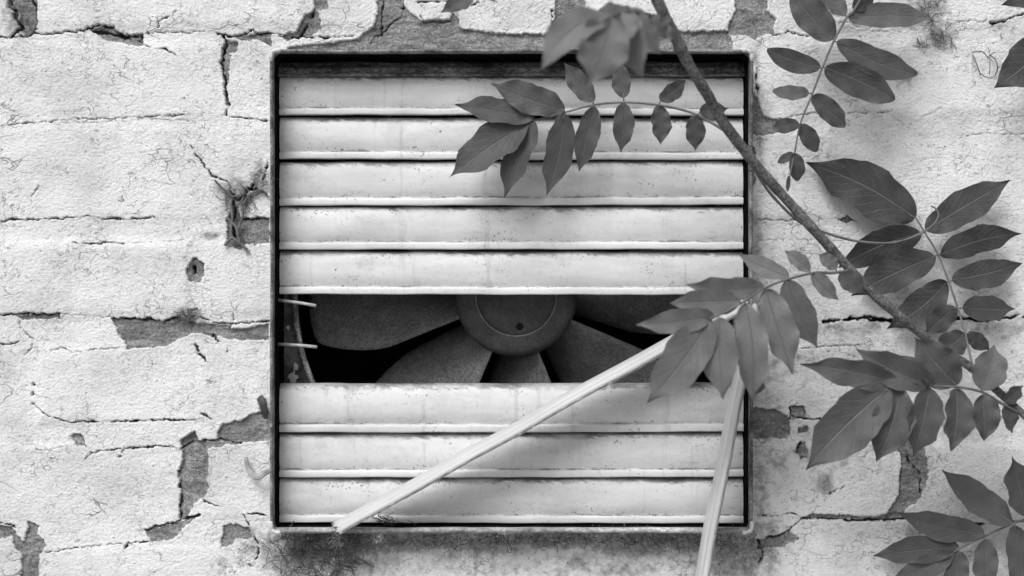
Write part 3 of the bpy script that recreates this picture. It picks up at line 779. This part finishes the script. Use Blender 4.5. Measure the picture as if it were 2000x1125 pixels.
# back plate with a round opening, duct lip, duct
FC = (1008, 578)
def pol(r, a, d, c=FC): return at(c[0] + r * math.cos(a), c[1] + r * math.sin(a), d)
mb = MB(); N = 96; vs_, fs_ = [], []
for k in range(N):
    a = 2 * math.pi * k / N
    vs_.append(pol(432, a, -.030))
    ca, sa = math.cos(a), math.sin(a); q = 505 / max(abs(ca), abs(sa))
    vs_.append(pol(q, a, -.030))
for k in range(N):
    k2 = (k + 1) % N
    fs_.append((2 * k, 2 * k + 1, 2 * k2 + 1, 2 * k2))
mb.add(vs_, fs_); mb.build('back_plate', M['plate'], fan)
mb = MB()
mb.tube([pol(432, 2 * math.pi * k / N, -.026) for k in range(N + 1)], .0022, 10, False)
mb.build('duct_lip', M['ring'], fan)
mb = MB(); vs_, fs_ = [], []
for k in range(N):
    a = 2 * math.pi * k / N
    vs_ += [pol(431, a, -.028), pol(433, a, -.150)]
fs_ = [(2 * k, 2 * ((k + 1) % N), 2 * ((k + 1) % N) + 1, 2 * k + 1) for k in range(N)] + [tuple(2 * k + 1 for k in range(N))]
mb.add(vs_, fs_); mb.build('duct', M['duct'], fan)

for c_, n_, rad_ in (((572, 738), 11, 13), ((578, 716), 9, 8), ((562, 640), 7, 5)):
    mb = MB(); r = random.Random(c_[0]); vs_ = [at(c_[0], c_[1], -.0284)]
    for k in range(n_ * 2):
        a = math.pi * k / n_; q = rad_ * r.uniform(.45, 1.1)
        vs_.append(at(c_[0] + q * .8 * math.cos(a), c_[1] + q * 1.2 * math.sin(a), -.0292))
    mb.add(vs_, [(0, 1 + k, 1 + (k + 1) % (n_ * 2)) for k in range(n_ * 2)]); mb.build('paint_residue', M['cap'], fan)
# hub
mb = MB()
profile = [(0, -.0432), (40, -.0432), (66, -.0430), (72, -.0428), (75.5, -.0418), (77.5, -.0398), (79.5, -.0392), (83, -.0394), (95, -.0402), (106, -.0414), (113, -.0434), (117, -.0465), (119, -.052), (119.5, -.078)]
Nh = 80; vs_, fs_ = [], []
for r_, d_ in profile:
    for k in range(Nh): vs_.append(pol(max(r_, .01), 2 * math.pi * k / Nh, d_))
for a in range(len(profile) - 1):
    for k in range(Nh):
        k2 = (k + 1) % Nh
        fs_.append((a * Nh + k, a * Nh + k2, (a + 1) * Nh + k2, (a + 1) * Nh + k))
mb.add(vs_, fs_); hub = mb.build('hub', M['hub'], fan)
mb = MB(); mb.tube([pol(78.4, 2 * math.pi * k / Nh, -.0395) for k in range(Nh + 1)], .0004, 6, False)
mb.build('hub_ridge', M['hubline'], hub)  # worn edge, with the step's highlight also put into its pale colour
for hu, hv, hr in ((1015, 638, 7.5), (1003, 508, 7.5)):
    mb = MB(); c = at(hu, hv, -.0427); rr = hr * S
    n = 20; vs_ = []
    for k in range(n):
        a = 2 * math.pi * k / n
        vs_ += [c + Vector((rr * math.cos(a), 0, rr * math.sin(a))), c + Vector((rr * .8 * math.cos(a), -.0004, rr * .8 * math.sin(a))), c + Vector((rr * .6 * math.cos(a), .0001, rr * .6 * math.sin(a)))]
    fs_ = []
    for k in range(n):
        k2 = (k + 1) % n
        fs_ += [(3*k, 3*k2, 3*k2+1, 3*k+1), (3*k+1, 3*k2+1, 3*k2+2, 3*k+2)]
    fs_.append(tuple(3 * k + 2 for k in range(n)))
    mb.add(vs_, fs_); mb.build('screw_hole', M['screw'], hub)

# blades
def blade(ac):
    nr, na = 18, 12; front, back = [], []
    for i in range(nr + 1):
        t = i / nr; r_ = 96 + (404 - 96) * t
        lo = -20 + 9 * max(0, (r_ - 265) / 140) ** 1.3; hi = 19.5 - 9 * max(0, (r_ - 230) / 175) ** 1.2
        for j in range(na + 1):
            s_ = j / na; a = math.radians(ac + lo + (hi - lo) * s_)
            rr = r_ - (6 * (2 * s_ - 1) ** 4 if i == nr else 0)
            pitch = .050 * (1 - .40 * t)
            d_ = -.074 - pitch * (s_ - .5) * 1.0 + .004 * math.sin(math.pi * s_)
            front.append(pol(rr, a, d_)); back.append(pol(rr, a, d_ - .0022))
    n = len(front); m_ = na + 1; fs_ = []
    for i in range(nr):
        for j in range(na):
            q = (i * m_ + j, i * m_ + j + 1, (i + 1) * m_ + j + 1, (i + 1) * m_ + j)
            fs_ += [q, tuple(n + x for x in reversed(q))]
    edge = [j for j in range(m_)] + [i * m_ + na for i in range(1, nr + 1)] + [nr * m_ + j for j in range(na - 1, -1, -1)] + [i * m_ for i in range(nr - 1, 0, -1)]
    for k in range(len(edge)):
        a, b_ = edge[k], edge[(k + 1) % len(edge)]
        fs_.append((a, n + a, n + b_, b_))
    mb = MB(); mb.add(front + back, fs_); mb.build('blade', M['blade'], fan)
for k in range(8): blade(178 - 45 * k)

# ------------------------------------------------------------------ the two slats that have fallen out, seen almost edge-on
def loose_slat(far_a, far_b, near_a, near_b, label, seed):
    """a fallen louvre: far_* is its upper edge against the fan, near_* the beaded edge that stands out towards the viewer"""
    prof = [(0, .0), (.03, .7), (.10, 1.3), (.25, 2.0), (.42, 2.2), (.52, 1.9), (.58, .9), (.61, -.6), (.64, -2.4), (.70, -2.6), (.725, -.6), (.745, 1.7), (.78, 2.5), (.85, 2.8), (.93, 2.6), (.97, 1.9), (1.0, .6), (1.0, -2.2)]
    fa, fb, na_, nb_ = at(*far_a), at(*far_b), at(*near_a), at(*near_b)
    L = (fb - fa).normalized(); Wd = (na_ - fa).normalized()
    nrm = L.cross(Wd).normalized()
    if nrm.y > 0: nrm = -nrm
    n = 90; vs_, fs_, ga = [], [], []; m_ = len(prof); r = random.Random(seed)
    p1, p2 = r.uniform(0, 6), r.uniform(0, 6)
    for layer in (0, 1):
        for k in range(n + 1):
            x = k / n
            a = fa.lerp(fb, x); b_ = na_.lerp(nb_, x)
            wob = .0004 * math.sin(x * 9 + p1) + .0003 * math.sin(x * 23 + p2) + .0012 * math.sin(math.pi * x)
            for t, h in prof:
                chip = .0
                if k in (0, n): chip = .0012 * math.sin(t * 23 + p1) + .0008 * math.sin(t * 57)
                vs_.append(a.lerp(b_, t) + nrm * (h * .00072 + wob - layer * .0009) + L * chip)
                ga.append(max(.75 if .64 < t < .735 else 0, .45 if t < .04 else 0, .0))
    off = (n + 1) * m_
    for k in range(n):
        for a in range(m_ - 1):
            q = (k * m_ + a, k * m_ + a + 1, (k + 1) * m_ + a + 1, (k + 1) * m_ + a)
            fs_ += [q, tuple(off + i for i in reversed(q))]
    rim = [a for a in range(m_)] + [k * m_ + m_ - 1 for k in range(1, n + 1)] + [n * m_ + a for a in range(m_ - 2, -1, -1)] + [k * m_ for k in range(n - 1, 0, -1)]
    for k in range(len(rim)):
        a, b_ = rim[k], rim[(k + 1) % len(rim)]; fs_.append((a, off + a, off + b_, b_))
    o = mesh_obj('fallen_slat', vs_, fs_, M['slatloose'])
    at_ = o.data.attributes.new('grime', 'FLOAT', 'POINT'); at_.data.foreach_set('value', ga)
    return tag(o, label, 'slat', 'slats fallen out of the fan')
loose_slat((650, 1023, .012), (1452, 580, .012), (663, 1040, .037), (1461, 598, .037), 'fallen pale slat lying diagonally across the lower slats', 4)
loose_slat((1458, 598, .026), (1303, 1440, .034), (1480, 596, .055), (1325, 1440, .063), 'fallen pale slat standing almost upright over the frame\'s lower right corner', 9)

# ------------------------------------------------------------------ vines
def blade_width(x, blunt):
    if blunt: w = (x ** .5) * ((1 - x) ** .52) / .5
    else: w = (x ** .55) * ((1 - x) ** .72) / .412
    k = max(0.0, (x - .70) / .30)
    return max(.012, w * (1 - (.25 if blunt else .68) * k * k * (3 - 2 * k)))
def leaflet(parent, base, tip, width, mat, seed, fold=.18, droop=.0, roll=0.0, pet=None, blunt=False, curve=None):
    """a pointed blade with a folded midrib, wavy margin and its short stalk; base, tip are (u, v, d)"""
    r = random.Random(seed)
    A = at(*base); B = at(*tip); L = B - A; ln_ = L.length; t = L / ln_
    nrm = Vector((0, -1, 0)); nrm = (nrm - t * nrm.dot(t)).normalized()
    nrm = Matrix.Rotation(roll, 3, t) @ nrm
    side = t.cross(nrm).normalized()
    W_ = width * S * (D - base[2]) / D * .5 / max(.55, math.cos(roll))
    nu, nv = 24, 8
    bend = r.uniform(-.05, .05); wa = r.uniform(.04, .11); ph = r.uniform(0, 6.28); wf = r.uniform(2.2, 3.6)
    bend = curve if curve is not None else bend
    f = fold * r.uniform(.7, 1.3); tw = r.uniform(-.25, .25); asym = r.uniform(-.08, .08)
    vs_, uv_, fs_ = [], [], []
    for i in range(nu + 1):
        x = (i / nu); x = .5 - .5 * math.cos(math.pi * x) if 0 < i < nu else x
        w = W_ * blade_width(x, blunt)
        cen = A + L * x + side * (bend * ln_ * math.sin(math.pi * x)) + nrm * (droop * ln_ * (math.sin(math.pi * x) * .5 - x * x * .25))
        for j in range(nv + 1):
            s_ = 2 * j / nv - 1
            e = 1 + (.060 * math.sin(x * 15 + ph + 2 * s_) + .028 * math.sin(x * 37 + ph * 2 + s_ * 3)) * abs(s_) ** 3 * (.4 if blunt else 1)
            ww = w * e * (1 + asym * (1 if s_ > 0 else -1))
            z = f * w * (abs(s_) ** 1.3 - .35) + wa * W_ * abs(s_) ** 2 * math.sin(wf * 2 * math.pi * x + ph + (2 if s_ > 0 else 0)) * 1.6 + tw * w * s_ * x \
                + .035 * W_ * math.sin(x * 31 + abs(s_) * 9) * abs(s_)
            vs_.append(cen + side * (s_ * ww) + nrm * z); uv_.append((x, j / nv))
    m_ = nv + 1
    for i in range(nu):
        for j in range(nv): fs_.append((i * m_ + j, i * m_ + j + 1, (i + 1) * m_ + j + 1, (i + 1) * m_ + j))
    mb = MB(); mb.add(vs_, fs_)
    # short stalk
    P0 = at(*pet) if pet else A - t * .0025
    n0 = len(mb.v)
    mb.tube([P0, A + t * .001 - nrm * .0002, A + t * (ln_ * .12) - nrm * .0004], [.00055, .0005, .00025], 6)
    uv_ += [(0.0, .5)] * (len(mb.v) - n0)
    return mesh_obj('leaflet', mb.v, mb.f, mat, parent, True, uv_)

def rachis(parent, pts, r0=.0011, r1=.0006, name='leaf_stalk', mat='stemtwig'):
    path = smooth_path([at(*p) for p in pts], 7); n = len(path)
    mb = MB(); mb.tube(path, [r0 + (r1 - r0) * i / (n - 1) for i in range(n)], 8)
    return mb.build(name, M[mat], parent)

def nearest(pts, u, v):
    """closest point of a leaf stalk, for the short stalk of a leaflet"""
    best = None
    for a, b_ in zip(pts[:-1], pts[1:]):
        a_, b2_ = np.array(a), np.array(b_); e = b2_ - a_
        t = float(np.clip(((u - a_[0]) * e[0] + (v - a_[1]) * e[1]) / (e[0] ** 2 + e[1] ** 2), 0, 1))
        p = a_ + e * t; dd = (p[0] - u) ** 2 + (p[1] - v) ** 2
        if best is None or dd < best[0]: best = (dd, tuple(p))
    return best[1]

def compound(parent, pts, lfs, mat, seed, r0=.0011, fold=.18, droop=.0, dtip=-.004, blunt=False):
    """a pinnate leaf: stalk with its leaflets (bu, bv, tu, tv, width[, tip forward offset, roll])"""
    st = rachis(parent, pts, r0, .0006)
    for i, q in enumerate(lfs):
        bu, bv, tu, tv, w = q[:5]
        dt = q[5] if len(q) > 5 else dtip; rl = q[6] if len(q) > 6 else None
        pt = nearest(pts, bu, bv); d = pt[2]
        rr = random.Random(seed * 31 + i)
        if rl is None: rl = rr.uniform(-.30, .30)
        off = .0012 if i % 2 else -.0002
        leaflet(st, (bu, bv, d + off), (tu, tv, d + dt + rr.uniform(-.003, .003)), w * 1.04, mat, seed * 100 + i, fold, droop + rr.uniform(-.04, .08), rl, pt, blunt, q[7] if len(q) > 7 else None)
    return st

# main climbing stem
vine = empty('climbing_vine', at(1650, 515, .04))
tag(vine, 'thick vine stem slanting down across the fan with five feathery leaves', 'vine')
SP = [(1240,-110,.125),(1275,-20,.112),(1300,35,.105),(1320,75,.098),(1345,125,.090),(1385,190,.080),(1410,235,.074),(1455,295,.066),(1500,350,.060),(1550,405,.056),(1600,460,.053),(1650,515,.051),(1700,568,.050),(1760,620,.049),(1830,675,.050),(1900,720,.052),(1950,765,.054),(2010,820,.056),(2090,900,.058)]
path = smooth_path([at(*p) for p in SP], 8); n = len(path); rads = []
for i, p in enumerate(path):
    w = np.interp(i / (n - 1), [0, .1, .5, .75, 1], [21, 22, 20, 18, 14]) * .5 * S * .95
    rads.append(float(w * (1 + .05 * math.sin(i * .7) + .035 * math.sin(i * 1.9) + .18 * math.exp(-((i - 27) / 1.6) ** 2) + .15 * math.exp(-((i - 52) / 1.6) ** 2) + .16 * math.exp(-((i - 98) / 2) ** 2) + .12 * math.exp(-((i - 78) / 1.8) ** 2))))
mb = MB(); mb.tube(path, rads, 14); mb.build('stem', M['stem'], vine)
# thin twining shoot
tw = [(1440,285,.058),(1470,325,.050),(1495,365,.044),(1520,395,.042),(1560,432,.038),(1600,450,.030),(1650,466,.026),(1700,474,.025),(1750,473,.025),(1795,458,.026),(1822,440,.026),(1833,422,.026),(1828,408,.025),(1818,402,.024)]
path = smooth_path([at(*p) for p in tw], 8); mb = MB(); mb.tube(path, [.0013 + (.0006 - .0013) * i / (len(path) - 1) for i in range(len(path))], 8)
mb.build('tendril', M['stemtwig'], vine)

# leaf against the upper slats
compound(vine, [(1425,262,.070),(1385,237,.050),(1345,218,.040),(1285,205,.034),(1220,200,.031),(1160,205,.030),(1105,219,.029),(1048,234,.028),(1028,240,.028)],
 [(1366,217,1422,212,30,.004),(1356,226,1358,294,37),(1289,196,1340,155,32),(1286,206,1290,283,37),(1218,191,1215,121,35),(1218,201,1212,298,40),
  (1159,199,1102,122,39),(1161,208,1131,336,43),(1103,216,959,162,57,.0),(1103,222,1067,382,54),(1043,230,889,204,47,.0),(1044,237,985,386,52),(1030,239,877,346,72,.0)], M['leaf'], 3)
# nearest, out-of-focus leaf at the top
compound(vine, [(1322,72,.098),(1300,46,.125),(1268,28,.155),(1228,22,.180),(1195,30,.198),(1176,42,.205)],
 [(1290,40,1314,78,24,.0,.3),(1268,30,1302,76,36,.0,.2),(1244,26,1290,106,46,.004,.2,.06),(1226,24,1256,154,58,.008,.15,.05),(1262,30,1200,58,56,.012,.3),(1196,30,1150,168,92,.012,.05,-.04),(1190,28,1055,137,66,.008,.2,.12),(1232,24,1160,62,60,.012,.2),(1210,24,1222,92,60,.010,.0)],
 M['leafpale'], 5, .0012, .22, .12)
# leaf over the right end of the gap
compound(vine, [(1662,528,.052),(1625,533,.058),(1590,533,.066),(1540,545,.078),(1493,563,.090),(1452,590,.100),(1402,617,.108),(1385,624,.110)],
 [(1541,541,1441,495,36),(1582,530,1532,489,28),(1634,526,1598,495,27),(1640,533,1684,574,38),(1585,533,1638,586,34),(1536,547,1597,680,58,.0),(1496,565,1549,731,62,.004),
  (1492,560,1339,556,44,.0),(1457,592,1470,788,60,.004),(1446,587,1306,592,52,.0),(1395,617,1243,635,46,.004),(1405,620,1412,781,64,.008),(1388,624,1264,788,82,.008)], M['leafpale'], 7, .0012, .24, .10)
# dark leaf flat against the wall at the right
compound(vine, [(1902,718,.050),(1897,705,.046),(1885,650,.034),(1870,600,.025),(1853,550,.020),(1832,497,.018),(1805,452,.017),(1790,427,.016)],
 [(1788,425,1575,317,90,-.006,.05),(1808,449,1974,351,62,-.004),(1798,455,1636,524,64,-.004),(1836,497,1996,456,52,-.006),(1826,500,1662,578,66,-.006),(1860,547,1997,514,52,-.005),(1850,551,1732,642,62,-.006),
  (1880,600,1982,603,48,-.006),(1866,600,1806,655,44,-.004),(1884,652,1822,698,48,.0),(1890,650,1934,684,30,.0)], M['leafdark'], 9, .0010, .12, .0)
# paler leaf under the stem's lower end
compound(vine, [(1990,806,.056),(1960,790,.060),(1920,767,.064),(1878,757,.068),(1820,754,.072),(1758,754,.074),(1734,756,.075)],
 [(1757,750,1564,713,52,.0),(1822,752,1672,683,58,.0),(1868,752,1787,660,76,.0),(1918,763,1942,673,60),(1962,787,1998,753,28),(1919,770,1924,862,54,.004),(1868,759,1860,882,58,.004),(1816,757,1786,893,70,.004),(1758,757,1711,902,74,.002),(1736,757,1574,918,96,.002),(1961,793,1976,846,34),(1822,752,1745,690,40,-.006)],
 M['leaf'], 12, .0012, .28, .10)

def shoot(label, loc, group=None):
    o = empty('vine_shoot', loc); tag(o, label, 'vine shoot', 'shoots hanging in from beyond the picture'); return o
sh = shoot('leaf hanging from the top edge, small leaflets tapering toward the stem', at(1640, 60, .04))
compound(sh, [(1730,-110,.045),(1690,-20,.042),(1667,21,.040),(1653,36,.040),(1628,82,.039),(1605,135,.038),(1586,185,.038),(1563,242,.039),(1552,299,.040),(1541,350,.041)],
 [(1627,78,1545,-16,60),(1651,30,1598,-20,40),(1657,34,1814,34,50),(1664,14,1708,-8,32),(1634,82,1791,146,56),(1602,132,1498,97,40),(1611,133,1747,195,58),(1580,181,1508,178,30),(1588,186,1651,248,42),(1561,242,1508,250,28),(1563,243,1596,296,32),(1552,299,1557,354,30),(1550,299,1519,318,17),(1541,343,1538,374,8),(1700,-30,1830,-60,50),(1705,-40,1600,-90,50)], M['leaf'], 15, .0011, .16, .0, -.004, True)
sh = shoot('two dark leaflets poking in at the top right corner', at(2060, 40, .04))
compound(sh, [(2150,-40,.040),(2100,20,.038),(2062,62,.036)],
 [(2064,60,1941,172,80,-.004,.1),(2080,-30,1955,10,44,-.004,.1),(2090,20,2200,60,60)], M['leafdark'], 16, .0011, .14)
sh = shoot('leaf with sharp dark leaflets in the bottom right corner', at(1930, 1045, .03))
compound(sh, [(2120,960,.034),(2060,990,.033),(2003,1014,.024),(1978,1023,.022),(1925,1046,.020),(1873,1072,.018),(1862,1080,.018)],
 [(1977,1021,1838,917,56,-.004),(1922,1042,1754,1002,52,-.004),(1874,1069,1704,1086,50,-.003),(1864,1080,1730,1144,44,-.002),(1876,1078,1860,1170,44,.0),(1926,1053,1930,1165,48,.0),(1983,1026,1992,1160,46,.0),(2004,1008,1977,890,54,.0),(2050,992,2060,1110,50),(2050,988,2060,880,50)], M['leaf'], 18, .0010, .16)
sh = shoot('small leaflet tip dipping in at the top edge above the slats', at(900, 0, .06))
compound(sh, [(1010,-90,.07),(960,-50,.066),(930,-24,.064)],
 [(934,-24,860,25,34,.0),(950,-42,900,-80,36),(944,-36,968,4,22)], M['leafpale'], 20, .0010, .16)

# ------------------------------------------------------------------ small things
def strands(mb, c, ru, rv, n, L, r0, seed, d0=.001, d1=.006, dirs=None):
    r = random.Random(seed)
    for _ in range(n):
        u = c[0] + r.gauss(0, ru); v = c[1] + r.gauss(0, rv)
        a = dirs[0] + r.gauss(0, dirs[1]) if dirs else r.uniform(0, 6.28)
        p = [(u, v, r.uniform(d0, d1))]
        for k in range(4):
            a += r.gauss(0, .6); ll = L * r.uniform(.15, .4)
            p.append((p[-1][0] + ll * math.cos(a), p[-1][1] + ll * math.sin(a), max(.0005, min(d1 * 1.3, p[-1][2] + r.gauss(0, .001)))))
        mb.tube(smooth_path([wp(*q) for q in p], 2), r0 * r.uniform(.5, 1.2), 4, False)

mb = MB()
strands(mb, (466, 388), 13, 13, 26, 26, .0003, 1, .0006, .002)
strands(mb, (507, 354), 7, 14, 10, 20, .0003, 2, .0006, .002)
for pts, r0 in (([(443,425),(455,436),(463,446),(467,462),(470,478)], .0011), ([(470,440),(466,446),(475,422),(474,402)], .0009), ([(440,480),(448,470),(456,466),(468,474),(484,488)], .0011), ([(452,400),(455,425),(452,452),(457,468)], .0010), ([(420,352),(440,372),(455,384),(470,380)], .0008), ([(474,402),(490,380),(510,372),(522,380)], .0009)):
    mb.tube(smooth_path([wp(u, v, .0022) for u, v in pts], 5), r0, 7)
o = mb.build('dry_roots', M['fibre']); tag(o, 'tangle of dead clinging roots on the paint left of the frame', 'roots')
mb = MB(); strands(mb, (362, 620), 7, 7, 34, 17, .00028, 4, .0006, .003)
mb.tube(smooth_path([wp(368, 606, .003), wp(380, 603, .004), wp(388, 603, .003)], 4), .0010, 6)
mb.tube(smooth_path([wp(382, 622, .003), wp(392, 617, .004), wp(399, 622, .002)], 4), .0008, 6)
o = mb.build('cobweb_clump', M['fibre']); tag(o, 'small dark fuzzy cobweb clump over a bed joint left of the fan', 'cobweb')
mb = MB()
strands(mb, (1818, 22), 12, 14, 16, 24, .0003, 6, .0008, .003)
strands(mb, (1835, 76), 10, 7, 22, 20, .0003, 7, .0008, .003); strands(mb, (1800, 90), 6, 4, 12, 14, .0003, 8, .0008, .003)
o = mb.build('dry_roots', M['fibre']); tag(o, 'dead root remnants on the wall near the top right leaf tip', 'roots')
mb = MB()
for pts, r0 in (([(1896,104),(1906,102),(1916,103),(1926,110),(1932,112)], .0008), ([(1897,106),(1902,122),(1908,138),(1914,146)], .0009), ([(1912,143),(1920,151),(1930,154),(1942,151)], .0007), ([(1929,92),(1929,112),(1930,132),(1931,146)], .0006), ([(1932,108),(1940,118),(1945,134),(1942,148)], .0010), ([(1930,110),(1937,105),(1941,104)], .0007)):
    mb.tube(smooth_path([wp(u, v, .002 + .003 * math.sin(i * 1.1)) for i, (u, v) in enumerate(pts)], 5), r0 * .5, 6)
o = mb.build('twig_loop', M['fibre']); tag(o, 'thin dried tendril curled into a loop on the right wall', 'tendril')

# curled flake of paint hooked beside the frame, withered scrap of leaf
def ribbon(pts, w, name, mat, d=.004, wv=(0, 0, 1)):
    path = smooth_path(pts, 8); n = len(path); vs_, fs_ = [], []
    for i, p in enumerate(path):
        t = (path[min(i + 1, n - 1)] - path[max(i - 1, 0)]).normalized()
        s_ = t.cross(Vector((0, -1, 0))).normalized() * (w * (.55 + .45 * math.sin(math.pi * i / (n - 1))))
        o_ = Vector((0, -.0012, 0))
        vs_ += [p + s_, p + s_ * .5 + o_, p, p - s_ * .5 + o_ * .3, p - s_]
        vs_ += [p - s_ * .9 - o_ * -.6, p + s_ * .9 - o_ * -.6]
    m_ = 7
    for i in range(n - 1):
        for k in range(m_):
            k2 = (k + 1) % m_; fs_.append((i * m_ + k, i * m_ + k2, (i + 1) * m_ + k2, (i + 1) * m_ + k))
    fs_ += [tuple(range(m_)), tuple((n - 1) * m_ + k for k in reversed(range(m_)))]
    mb = MB(); mb.add(vs_, fs_); return mb.build(name, mat)
o = ribbon([at(480, 893, .003), at(484, 912, .006), at(492, 926, .009), at(504, 931, .010), at(516, 924, .009), at(528, 919, .010), at(534, 920, .012)], .0026, 'paint_curl', M['flake'])
tag(o, 'pale curl of loose paint hooked beside the frame, lower left', 'paint flake')
o = ribbon([at(509, 773, .003), at(513, 786, .006), at(516, 800, .006), at(520, 818, .003)], .0028, 'withered_leaf', M['darkleaf'])
tag(o, 'tiny withered dark leaf scrap stuck left of the frame', 'dead leaf')

# dirt and webs hanging from the lower edge of the frame
def crumbs(c, n, ru, rv, d, seed, rad=.0011):
    r = random.Random(seed); mb = MB()
    for _ in range(n):
        p = at(c[0] + r.gauss(0, ru), c[1] + r.gauss(0, rv), d + r.gauss(0, .0015)); q = rad * r.uniform(.5, 1.3)
        vs_ = []
        for ax in range(3):
            for sg in (-1, 1):
                e = Vector((0, 0, 0)); e[ax] = sg * q * r.uniform(.6, 1.3); vs_.append(p + e + Vector((r.gauss(0, q * .2), 0, r.gauss(0, q * .2))))
        mb.add(vs_, [(0,2,4),(2,1,4),(1,3,4),(3,0,4),(2,0,5),(1,2,5),(3,1,5),(0,3,5)])
    return mb
mb = crumbs((742, 1046), 46, 4, 7, .020, 3); strands(mb, (742, 1044), 5, 8, 10, 14, .0003, 11, .016, .022)
o = mb.build('dirt_clump', M['palefibre'], None, False); tag(o, 'pale crumbly dirt clump hanging under the frame near the diagonal slat', 'dirt clump')
mb = crumbs((683, 1052), 26, 8, 7, .018, 4, .0009); strands(mb, (690, 1052), 9, 9, 46, 26, .0003, 12, .010, .022)
strands(mb, (668, 1040), 8, 7, 30, 18, .0003, 17, .020, .032)
strands(mb, (755, 1012), 12, 7, 24, 18, .0003, 13, .004, .014)
o = mb.build('web_tuft', M['fibre'], None, False); tag(o, 'ragged tuft of web and fibres at the diagonal slat\'s lower end', 'web tuft')
mb = MB(); strands(mb, (610, 1090), 34, 16, 90, 40, .00034, 15, .001, .005)
strands(mb, (655, 1100), 20, 12, 40, 40, .00034, 16, .001, .005)
o = mb.build('dry_roots', M['fibre']); tag(o, 'wispy dead roots on the stained wall below the frame', 'roots')
for k, (c, n_, lb) in enumerate((((985, 1044), 12, 'pale dirt crumbs under the frame edge, left of the middle'), ((1180, 1043), 9, 'pale dirt crumbs under the frame edge, right of the middle'), ((1412, 1048), 8, 'pale dirt crumbs under the frame edge beside the upright slat'))):
    mb = crumbs(c, n_, 6, 2.5, .020, 20 + k, .0008)
    tag(mb.build('dirt_crumbs', M['palefibre'], None, False), lb, 'dirt crumbs', 'crumbs under the frame')

# crumbly dirt and moss lodged along the underside of the frame
mb = MB(); r = random.Random(77)
for _ in range(230):
    u = r.choice((r.uniform(545, 1450), r.gauss(640, 60), r.gauss(980, 70), r.gauss(1300, 80)))
    if not 540 < u < 1455: continue
    dd = r.uniform(.0, .020); p = at(u, 1045 + abs(r.gauss(0, 7)) + (.02 - dd) * 300, max(.001, dd)); q = .0009 * r.uniform(.4, 1.5)
    vs_ = []
    for ax in range(3):
        for sg in (-1, 1):
            e = Vector((0, 0, 0)); e[ax] = sg * q * r.uniform(.5, 1.5); vs_.append(p + e)
    mb.add(vs_, [(0,2,4),(2,1,4),(1,3,4),(3,0,4),(2,0,5),(1,2,5),(3,1,5),(0,3,5)])
for c_, n_ in ((600, 40), (700, 40), (860, 24), (980, 30), (1120, 24), (1260, 30), (1400, 34)):
    strands(mb, (c_, 1052), 40, 7, n_, 22, .00028, c_, .001, .016)
tag(mb.build('sill_debris', M['fibre'], None, False), 'dark crumbs and moss strands along the underside of the frame', 'debris', kind='stuff')
